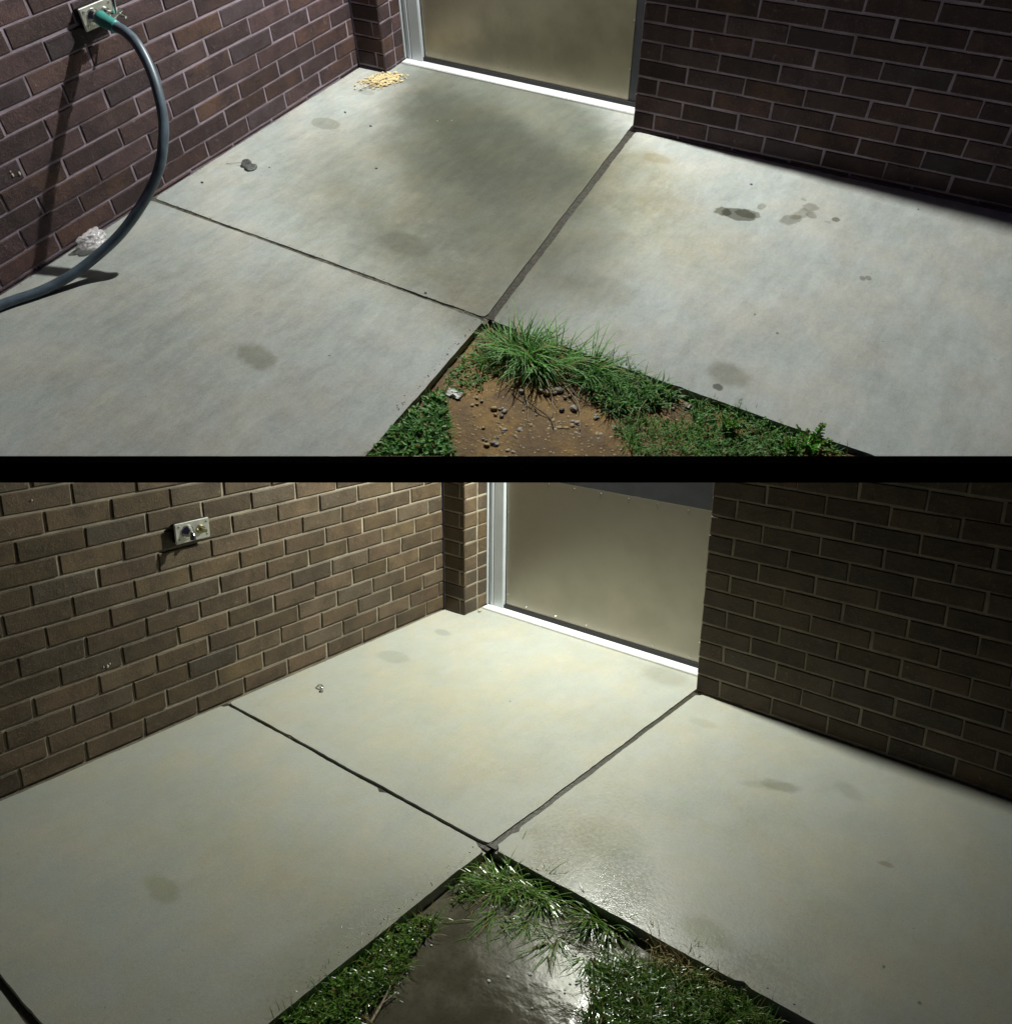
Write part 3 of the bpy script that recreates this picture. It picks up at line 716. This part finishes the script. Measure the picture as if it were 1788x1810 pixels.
# crumpled foil tags on the door slab
P = on(A, 441, 294)
t = thing('bottle_caps', 'two dull crushed metal discs with a wire, on the clean strip by the wall', 'scrap metal', A, (P[0], P[1], 0))
def disc(center, r, tilt, az, seed, th=.004):
    g = bmesh.new(); n = 20; rings = []
    for rr, z in ((.0, .0022), (.7, .0026), (.92, .001), (1.0, -.003)):
        rings.append([g.verts.new((r * rr * math.cos(a) * (1 + .1 * math.sin(3 * a + seed)), r * rr * math.sin(a), z + .0015 * math.sin(2 * a + seed) * rr)) for a in [2 * math.pi * i / n for i in range(n)]])
    for a, b in zip(rings, rings[1:]):
        for i in range(n):
            try: g.faces.new([a[i], b[i], b[(i+1) % n], a[(i+1) % n]])
            except ValueError: pass
    bmesh.ops.remove_doubles(g, verts=g.verts[:], dist=1e-5)
    ext = bmesh.ops.extrude_face_region(g, geom=g.faces[:]); bmesh.ops.translate(g, verts=[v for v in ext['geom'] if isinstance(v, bmesh.types.BMVert)], vec=(0, 0, th))
    g.transform(Matrix.Translation(center) @ Matrix.Rotation(az, 4, 'Z') @ Matrix.Rotation(tilt, 4, 'X')); bmesh.ops.recalc_face_normals(g, faces=g.faces[:]); return g
dull = simple('dull_tin', (.20, .21, .20), .4, metal=.6, var=.3, scale=90, bump=.4)
g1 = disc((P[0] - .018, P[1], .012), .026, .45, .3, 1); obj('metal_disc', g1, dull, A, parent=t)
g1 = disc((P[0] + .020, P[1] - .012, .006), .030, .12, 1.2, 2); obj('metal_disc', g1, dull, A, parent=t)
g1 = bmesh.new(); q = on(A, 400, 290); tube(g1, spline([(P[0] - .01, P[1], .016), (P[0] - .05, P[1] - .01, .012), (q[0], q[1], .003)], 5), .0011, n=6); obj('wire', g1, dull, A, parent=t)
# sawdust
bm, lay = newbm(); r = random.Random(9)
for i in range(560):
    px = r.gauss(676, 16); py = 142 + r.gauss(0, 6.5) - (px - 676) * .12
    if py < 127 + abs(px - 686) * .15: py = 127 + abs(px - 686) * .15 + r.random() * 10
    q = on(A, px, py)
    if q[1] > -.012 and q[0] < A.p + .012: continue
    if q[0] < .01: continue
    s = r.uniform(.003, .011); a = r.uniform(0, 6.28); e = r.uniform(.3, .6)
    u1 = Vector((math.cos(a), math.sin(a), r.uniform(-.25, .25))) * s; v1 = Vector((-math.sin(a), math.cos(a), r.uniform(-.3, .3))) * s * e
    c0 = Vector((q[0], q[1], .004 + r.random() * .006))
    vs = [bm.verts.new(c0 + k) for k in (u1 + v1, -u1 + v1 * .7, -u1 - v1, u1 - v1 * .6)]; tv = [bm.verts.new(v.co + Vector((0, 0, .0018))) for v in vs]
    bm.faces.new(tv); bm.faces.new(vs[::-1])
    for k in range(4): bm.faces.new([vs[k], vs[(k+1) % 4], tv[(k+1) % 4], tv[k]])
obj('sawdust', bm, woodm, A, P=(0, 0, 0), kind='stuff', label='yellow sawdust spilled at the foot of the narrow pier', cat=None)
# twigs in sawdust
for k, (p0, p1) in enumerate((((634, 162), (664, 154)), ((668, 147), (690, 141)), ((650, 155), (672, 150)))):
    a, b = on(A, *p0), on(A, *p1); m_ = ((a[0] + b[0]) / 2, (a[1] + b[1]) / 2 + .01, .014)
    g = bmesh.new(); tube(g, spline([(a[0], a[1], .007), m_, (b[0], b[1], .009)], 4), .0017, n=6)
    obj('twig', g, crack, A, P=(a[0], a[1], 0), label='thin dark twig lying in the yellow sawdust', cat='twig', group='twigs in the sawdust')
# paper scraps
def scrap(c, px, py, z, size, seed, label, cat='paper', mat=None, name='paper_scrap'):
    q = on(c, px, py, z); g = bmesh.new(); n = 7; V = []
    for j in range(n):
        V.append([g.verts.new((q[0] + (i / (n-1) - .5) * size * (1 + .3 * mnoise.noise(Vector((i, j, seed)))), q[1] + (j / (n-1) - .5) * size * .6 * (1 + .4 * mnoise.noise(Vector((j, i, seed + 2)))), z + .006 + size * .22 * abs(mnoise.noise(Vector((i * .6, j * .6, seed)))))) for i in range(n)])
    for j in range(n-1):
        for i in range(n-1): g.faces.new([V[j][i], V[j][i+1], V[j+1][i+1], V[j+1][i]])
    ext = bmesh.ops.extrude_face_region(g, geom=g.faces[:]); bmesh.ops.translate(g, verts=[v for v in ext['geom'] if isinstance(v, bmesh.types.BMVert)], vec=(0, 0, .0015))
    bmesh.ops.recalc_face_normals(g, faces=g.faces[:])
    return obj(name, g, mat or paper, c, P=(q[0], q[1], z), label=label, cat=cat)
scrap(A, 803, 699, -.03, .055, 2.3, 'crumpled white paper scrap in the mud beside the left weeds')
scrap(A, 1216, 720, -.03, .035, 5.3, 'pale grey lump of litter among the right weeds by the slab edge', cat='litter', mat=stone_mats[2], name='litter_lump')

# pebbles
def pebbles(c, spots, z, label, grp, cat='stone'):
    protos = {}
    for i, (px, py, size, mi) in enumerate(spots):
        q = on(c, px, py, z)
        key = (mi, i % 3)
        if key not in protos:
            g = bmesh.new(); lump(g, (0, 0, 0), 1.0, i + 2.3, sq=(1, .8, .55), sub=2, amp=.45)
            me = bpy.data.meshes.new('stone'); g.to_mesh(me); g.free(); me.materials.append(stone_mats[mi])
            for f in me.polygons: f.use_smooth = (mi != 0)
            protos[key] = me
        o = bpy.data.objects.new('stone', protos[key]); link(o)
        o.matrix_world = c.M @ Matrix.Translation(Vector(c.X((q[0], q[1], z + size * .08)))) @ Matrix.Rotation(rnd.uniform(0, 6.28), 4, 'Z') @ Matrix.Scale(size, 4)
        o['label'] = label[mi]; o['category'] = cat; o['group'] = grp[mi]
r = random.Random(21); sp = []
for k in range(120):
    px = r.uniform(830, 1200); py = r.uniform(672, 800)
    if px > 1080 and py > 745: continue
    if px < 900 and py < 700: continue
    sp.append((px, py, r.choice([.004, .005, .006, .007, .009, .011]), r.choice([0, 1, 1, 1, 2, 2, 2, 3])))
sp += [(873, 722, .013, 1), (966, 694, .014, 1), (988, 690, .016, 2), (1014, 722, .015, 0), (1020, 748, .012, 2), (988, 757, .013, 1), (1178, 742, .013, 1), (995, 784, .012, 3), (1086, 758, .013, 2), (874, 785, .015, 0)]
pebbles(A, sp, -.028, ['small grey stone in the brown mud patch', 'small tan stone in the brown mud patch', 'small pale stone in the brown mud patch', 'small dark stone in the brown mud patch'],
        ['grey stones in the mud', 'tan stones in the mud', 'pale stones in the mud', 'dark stones in the mud'])
# small chips on the dry floor
for k, (px, py, s, dk) in enumerate(((610, 199, .008, 1), (655, 223, .007, 1), (358, 323, .008, 1), (1066, 250, .006, 2), (924, 159, .006, 2), (932, 165, .005, 2), (773, 214, .005, 2), (798, 213, .005, 2), (1327, 326, .006, 1), (665, 298, .007, 1), (476, 296, .005, 1), (752, 518, .006, 1), (1622, 370, .004, 1))):
    q = on(A, px, py); g = bmesh.new(); lump(g, (q[0], q[1], s * .4), s * .8, k + .7, sub=2, amp=.6, sq=(1.2, .8, .45))
    obj('chip', g, crack if dk == 1 else stone_mats[2], A, P=(q[0], q[1], 0), label='tiny dark crumb on the dry concrete' if dk == 1 else 'tiny pale crumb on the dirty concrete near the door', cat='crumb', group='dark crumbs' if dk == 1 else 'pale crumbs')

# grit along the wall feet and in the joints
gritm = simple('grit', (.22, .18, .12), .9, var=.5, scale=300, bump=.4)
def grit(c, lines, seed, label):
    r = random.Random(seed); bm = bmesh.new()
    for (a, b, n, side) in lines:
        a, b = Vector(a), Vector(b)
        for i in range(n):
            P = a.lerp(b, r.random()); off = abs(r.gauss(0, .010)) + .003
            s = r.choice([.0007, .0009, .0012, .0012, .0016, .0024]); lump(bm, (P.x + side[0] * off, P.y + side[1] * off, s * .35), s, r.random() * 9, sq=(1.3, .9, .6), sub=1, amp=.5)
    obj('grit', bm, gritm, c, P=(0, 0, 0), kind='stuff', label=label)
grit(A, [((0, -2.5, 0), (0, -.02, 0), 330, (1, 0)), ((A.W + .03, -.008, 0), (3.6, Rw(A, 3.6) - .008, 0), 120, (0, -1)), ((.02, -A.L, 0), (A.cx, A.cy, 0), 130, (0, 1)), ((A.cx + .02, A.cy, 0), (A.W + .02, -.02, 0), 70, (1, 0)), ((A.cx - .02, A.cy, 0), (A.cx - .03, A.cy - .6, 0), 90, (-1, 0)), ((.2, .14, 0), (1.6, .14, 0), 60, (0, -1))], 5, 'brown grit swept against the walls and joints of the dry floor')
grit(B, [((0, -2.4, 0), (0, -.02, 0), 160, (1, 0)), ((B.cx - .02, B.cy, 0), (B.cx - .03, B.cy - .8, 0), 60, (-1, 0)), ((B.cx + .02, B.cy, 0), (3.2, B.cy, 0), 60, (0, 1))], 6, 'specks of grit left at the edges of the rinsed floor')
# ------------------------------------------------------------------ plants
def blade(bm, lay, base, az, lean, length, width, r, curl=1.0, segs=5, droop=None, minz=None):
    h = Vector((math.cos(az), math.sin(az), 0)); side = Vector((-h.y, h.x, 0)); P = Vector(base); ang = math.pi / 2 - lean
    col = (r.random(), r.random(), r.random(), 1); prev = None
    for i in range(segs + 1):
        t = i / segs; w = width * (1 - t ** 1.7) * .5 + .0002
        a, b = bm.verts.new(P - side * w), bm.verts.new(P + side * w)
        if prev:
            f = bm.faces.new([prev[0], prev[1], b, a])
            for l in f.loops: l[lay] = col
        prev = (a, b)
        d = h * math.cos(ang) + Vector((0, 0, math.sin(ang))); P = P + d * (length / segs)
        if minz is not None and P.z < minz: P.z = minz; ang = max(ang, -.1)
        ang -= curl / segs * (1.0 + .6 * t)
def leaf(bm, lay, c0, az, tilt, L, Wd, r, roll=0):
    h = Vector((math.cos(az) * math.cos(tilt), math.sin(az) * math.cos(tilt), math.sin(tilt))); s = Vector((-math.sin(az), math.cos(az), roll)).normalized()
    up = h.cross(s); c0 = Vector(c0); col = (r.random(), r.random(), r.random(), 1)
    m = [c0, c0 + h * L * .5 + up * L * -.05, c0 + h * L]
    l1 = c0 + h * L * .35 + s * Wd * .5 + up * L * .1; r1 = c0 + h * L * .35 - s * Wd * .5 + up * L * .1
    l2 = c0 + h * L * .75 + s * Wd * .36 + up * L * .08; r2 = c0 + h * L * .75 - s * Wd * .36 + up * L * .08
    v = [bm.verts.new(p) for p in (m[0], r1, r2, m[2], l2, l1, m[1])]
    for q in ((0, 1, 6), (1, 2, 6), (2, 3, 6), (3, 4, 6), (4, 5, 6), (5, 0, 6)):
        f = bm.faces.new([v[i] for i in q])
        for l in f.loops: l[lay] = col
def in_poly(x, y, poly):
    ins = False; n = len(poly)
    for i in range(n):
        (x1, y1), (x2, y2) = poly[i], poly[(i + 1) % n]
        if (y1 > y) != (y2 > y) and x < (x2 - x1) * (y - y1) / (y2 - y1) + x1: ins = not ins
    return ins
def scatter(poly, n, r):
    xs = [p[0] for p in poly]; ys = [p[1] for p in poly]; out = []
    while len(out) < n:
        x, y = r.uniform(min(xs), max(xs)), r.uniform(min(ys), max(ys))
        if in_poly(x, y, poly): out.append((x, y))
    return out
# corner tuft of long grass
r = random.Random(3)
def tuft(c, centres, z, mat, label, clip, lmin, lmax, wd, curl, name='grass_tuft', minz=None, lean=(.2, 1.1), azb=None):
    P = on(c, *centres[0][:2], z); bm, lay = newbm()
    for (px, py, n, spread) in centres:
        q = on(c, px, py, z)
        for i in range(n):
            a = r.uniform(0, 6.28) if azb is None else r.gauss(azb[0], azb[1]); s = abs(r.gauss(0, spread))
            b = (q[0] + math.cos(a) * s * r.uniform(.3, 1), q[1] + math.sin(a) * s * r.uniform(.3, 1), z - .004)
            blade(bm, lay, b, a + r.uniform(-.6, .6), r.uniform(*lean), r.uniform(lmin, lmax), wd * r.uniform(.7, 1.3), r, curl=r.uniform(.3, 1) * curl, minz=minz)
    return obj(name, bm, mat, c, P=P, label=label, cat='grass', clip=clip)
tuft(A, [(925, 640, 300, .035), (900, 625, 130, .04), (955, 655, 150, .04)], -.034, grA, 'tall tuft of long grass at the corner where the slabs meet', True, .07, .19, .0052, 1.8, minz=-.028)
tuft(A, [(930, 632, 60, .05), (985, 650, 40, .05), (1040, 662, 30, .04)], -.028, grA, 'a few long arching grass blades reaching over the right slab', True, .14, .24, .0045, 2.3, minz=-.020, lean=(.3, .9), azb=(.7, .9))
tuft(A, [(1040, 668, 90, .035), (1085, 680, 80, .035)], -.034, grA, 'lower grass tuft right of the tall tuft, against the right slab', True, .05, .15, .0045, 1.5, minz=-.028)
tuft(A, [(860, 640, 60, .03), (870, 600, 45, .02)], -.034, grA, 'sparse short grass left of the tall tuft, by the joint', True, .03, .10, .0035, 1.2, minz=-.028)
# weeds along the slab edges
def weeds(c, poly, n, z, mat, label, clip, r, Ls, name='weeds', blades=0, bl=(.03, .07), leafy=True, h=.035, bw=.003):
    bm, lay = newbm()
    for (px, py) in scatter(poly, n, r):
        q = on(c, px, py, z); a = r.uniform(0, 6.28)
        zz = z + r.random() * h
        for k in range(r.choice([2, 3, 3, 4])):
            leaf(bm, lay, (q[0] + r.gauss(0, .003), q[1] + r.gauss(0, .003), zz), a + k * 2.1 + r.gauss(0, .4), r.uniform(-.3, .7), r.uniform(*Ls), r.uniform(*Ls) * .72, r, r.gauss(0, .3))
    for (px, py) in (scatter(poly, blades, r) if blades else ()):
        q = on(c, px, py, z); blade(bm, lay, (q[0], q[1], z), r.uniform(0, 6.28), r.uniform(.1, 1.1), r.uniform(*bl), bw * r.uniform(.7, 1.3), r, curl=r.uniform(.3, 1.6), minz=z)
    P = on(c, *poly[0], z)
    return obj(name, bm, mat, c, P=P, kind='stuff', label=label, clip=clip)
weeds(A, [(655, 815), (700, 770), (745, 722), (772, 700), (790, 715), (792, 770), (800, 815)], 400, -.030, lfA, 'leafy green weeds along the left slab edge', True, r, (.011, .026), blades=520, bl=(.03, .08), h=.045)
weeds(A, [(775, 700), (800, 655), (850, 605), (880, 590), (880, 660), (850, 690), (800, 700)], 170, -.034, lfA, 'small weeds beside the left slab edge below the corner', True, r, (.007, .015), blades=140, bl=(.02, .06), h=.02)
weeds(A, [(1010, 650), (1110, 665), (1200, 700), (1190, 715), (1120, 735), (1080, 735), (1040, 700)], 300, -.034, lfA, 'mixed grass and weeds under the right slab edge', True, r, (.008, .02), blades=700, bl=(.04, .12), h=.04, bw=.004)
weeds(A, [(1215, 715), (1290, 715), (1400, 775), (1510, 812), (1240, 815), (1230, 760)], 420, -.034, lfA, 'low weeds along the right slab edge', True, r, (.007, .017), blades=900, bl=(.03, .075), h=.03, bw=.0036)
weeds(A, [(1085, 760), (1120, 742), (1240, 752), (1260, 815), (1120, 815)], 90, -.034, grA, 'short thin grass at the front of the mud patch', True, r, (.006, .012), blades=900, bl=(.025, .07), h=.015, bw=.003)
# small feathery plants
def feather(c, px, py, z, hgt, label, n=9):
    q = on(c, px, py, z); bm, lay = newbm()
    for k in range(n):
        a = k * 2.4 + r.random(); ln = hgt * r.uniform(.5, 1.0); lean = r.uniform(.05, .7)
        for j in range(9):
            t = (j + 2) / 11; p = (q[0] + math.cos(a) * math.sin(lean) * ln * t, q[1] + math.sin(a) * math.sin(lean) * ln * t, z + ln * t * math.cos(lean * .7))
            for s in (-1, 1): leaf(bm, lay, p, a + s * 1.0 + r.gauss(0, .2), r.uniform(.1, .9), hgt * .24 * (1.2 - t), hgt * .075, r)
        tube(bm, [(q[0], q[1], z), (q[0] + math.cos(a) * math.sin(lean) * ln, q[1] + math.sin(a) * math.sin(lean) * ln, z + ln * math.cos(lean * .7))], .0011, n=5)
    obj('weed_plant', bm, feath, c, P=q, label=label, cat='plant', clip=(c is A))
feather(A, 1428, 798, -.025, .125, 'feathery bright green weed standing above the right slab edge')
feather(A, 1395, 800, -.025, .075, 'low feathery weed left of the taller feathery one', 12)
feather(A, 1285, 760, -.025, .075, 'bright fern-like weed halfway along the right slab edge', 14)
# dead stems in the mud
for k, (pts, rad) in enumerate((([(905, 690), (940, 720), (970, 740), (978, 760)], .0022), ([(1003, 690), (1022, 720), (1025, 762)], .002), ([(925, 680), (932, 720), (933, 748)], .0015), ([(972, 680), (976, 720), (975, 740)], .002), ([(797, 775), (797, 812)], .003))):
    pp = [on(A, x, y, -.028) for x, y in pts]; pp = [(p[0], p[1], -.022 + .006 * (i % 2)) for i, p in enumerate(pp)]
    g = bmesh.new(); tube(g, spline(pp, 4), rad, n=6); obj('dead_stem', g, twigm if k else crack, A, P=pp[0], label='thin dead grass stem lying on the brown mud', cat='stem', group='dead stems on the mud', clip=True)

# ---- lower courtyard plants, wet and flattened
r = random.Random(17)
tuft(B, [(905, 1560, 170, .05), (930, 1575, 150, .05), (880, 1570, 90, .045), (960, 1590, 120, .05)], WZ, grB, 'wet flattened grass tuft at the corner of the puddle', False, .05, .15, .0042, 2.0, minz=WZ + .003, lean=(.6, 1.35))
tuft(B, [(1045, 1625, 130, .05), (1075, 1640, 110, .045)], WZ, grB, 'wet grass tuft against the right slab edge, above the foam', False, .05, .13, .0042, 2.0, minz=WZ + .003, lean=(.5, 1.35))
weeds(B, [(480, 1830), (560, 1750), (640, 1690), (720, 1630), (770, 1620), (775, 1640), (735, 1680), (722, 1720), (700, 1745), (640, 1800), (600, 1830)], 240, WZ, grB, 'wet leafy grass along the left slab edge by the puddle', False, r, (.008, .019), blades=900, bl=(.03, .08), h=.03, bw=.0036)
weeds(B, [(1040, 1710), (1100, 1700), (1200, 1720), (1290, 1760), (1390, 1830), (1030, 1830), (1045, 1760)], 160, WZ, grB, 'wet green turf between the puddle and the right slab', False, r, (.007, .016), blades=1700, bl=(.03, .085), h=.02, bw=.0036)
weeds(B, [(1150, 1660), (1185, 1670), (1260, 1730), (1300, 1765), (1220, 1745), (1150, 1700)], 40, WZ + .004, straw, 'yellow dead straw along the foot of the right slab', False, r, (.006, .012), blades=170, bl=(.04, .09), h=.02, bw=.003, name='straw')
weeds(B, [(800, 1555), (840, 1540), (860, 1560), (850, 1590), (800, 1600)], 20, WZ, grB, 'sparse wet blades at the left tip of the soil', False, r, (.006, .012), blades=110, bl=(.03, .07), h=.01, bw=.003)
tuft(B, [(935, 1625, 40, .07), (985, 1655, 40, .07), (1040, 1690, 30, .06), (880, 1610, 30, .06)], WZ, grB, 'loose wet blades trailing into the puddle from the tuft', False, .06, .14, .0036, 2.2, minz=WZ + .002, lean=(1.0, 1.45), azb=(-1.3, .7))
tuft(B, [(1085, 1735, 18, .04), (1110, 1705, 25, .05)], WZ, grB, 'loose wet blades at the right rim of the puddle', False, .05, .11, .0036, 2.2, minz=WZ + .002, lean=(.9, 1.45), azb=(3.1, .8))
# twig lying in the puddle
g = bmesh.new()
q = [on(B, x, y, WZ) for x, y in ((655, 1812), (672, 1785), (682, 1768), (690, 1752))]
tube(g, spline([(p[0], p[1], WZ + .006 + .004 * i) for i, p in enumerate(q)], 4), lambda s: .0042 - .0018 * s, n=8)
q = [on(B, x, y, WZ) for x, y in ((680, 1772), (672, 1760), (676, 1752))]; tube(g, spline([(p[0], p[1], WZ + .012) for p in q], 4), .002, n=6)
q = [on(B, x, y, WZ) for x, y in ((676, 1780), (692, 1768), (702, 1760))]; tube(g, spline([(p[0], p[1], WZ + .012) for p in q], 4), .002, n=6)
obj('twig', g, simple('wet_twig', (.42, .33, .24), .3, var=.25, scale=80, bump=.4), B, P=q[0], label='pale forked twig at the left rim of the puddle', cat='twig')
# floating bits, beads of water
bm = bmesh.new()
for k, (px, py, s) in enumerate(((936, 1722, .008), (864, 1735, .006), (898, 1728, .006), (940, 1783, .004), (1007, 1740, .004), (762, 1672, .004))):
    q = on(B, px, py, WZ); g = bmesh.new(); lump(g, (q[0], q[1], WZ + .002), s, k, sq=(1, .7, .25), sub=2, amp=.4)
    obj('floating_flake', g, paper, B, P=(q[0], q[1], WZ), label='small pale flake floating on the puddle', cat='flake', group='flakes floating on the puddle')
def beads(poly, n, z0, z1, s0, s1, name, label):
    bm = bmesh.new()
    for (px, py) in scatter(poly, n, r):
        z = r.uniform(z0, z1); q = on(B, px, py, z)
        if z >= 0 and (q[0] > B.cx + .0 and q[1] < B.cy) : continue
        s = r.uniform(s0, s1); lump(bm, (q[0], q[1], z + s * .25), s, r.random() * 9, sq=(1.2, 1, .6), sub=1, amp=.2)
    obj(name, bm, dropm, B, P=(0, 0, 0), kind='stuff', label=label, smooth=True)
beads([(870, 1600), (1000, 1640), (1100, 1700), (1000, 1760), (1090, 1800), (1010, 1810), (980, 1760), (1030, 1700), (900, 1650)], 60, WZ + .004, WZ + .014, .0015, .0038, 'water_beads', 'glinting water beads on the wet grass rim')
beads([(720, 1640), (770, 1640), (730, 1720), (690, 1760), (640, 1800), (620, 1790), (700, 1720)], 30, WZ + .004, WZ + .02, .0012, .003, 'water_beads', 'glinting water beads on the left wet grass')
# little objects on the rinsed floor
P = on(B, 566, 1217)
t = thing('key_tag', 'small bent silver ring pull on the wet floor near the left wall', 'ring pull', B, (P[0], P[1], 0))
g = bmesh.new(); ring = [(P[0] + .019 * math.cos(a) - .004, P[1] + .013 * math.sin(a), .006 + .004 * math.sin(a)) for a in [2 * math.pi * k / 20 for k in range(21)]]
tube(g, ring, .0028, n=8, cap=False); obj('ring', g, chrome, B, parent=t, smooth=True)
g = bmesh.new(); lump(g, (P[0] + .03, P[1] - .018, .005), .010, 4, sub=2, amp=.4); obj('tab', g, stone_mats[3], B, parent=t)
g = bmesh.new(); q = on(B, 845, 1081); lump(g, (q[0] + .012, q[1] + .0, .008), .010, 6, sub=2, amp=.4)
obj('stone', g, stone_mats[2], B, P=(q[0], q[1], 0), label='pale pebble at the foot of the lower pier', cat='stone')
g = bmesh.new(); q = on(A, 727, 113); lump(g, (q[0], q[1] - .02, .004), .012, 8, sub=2, amp=.4, sq=(1.2, .6, .4))
obj('litter_lump', g, paper, A, P=(q[0], q[1], 0), label='white flake beside the foot of the dull door frame', cat='litter')

for o in list(bpy.data.objects):
    if '_b' in o: del o['_b']
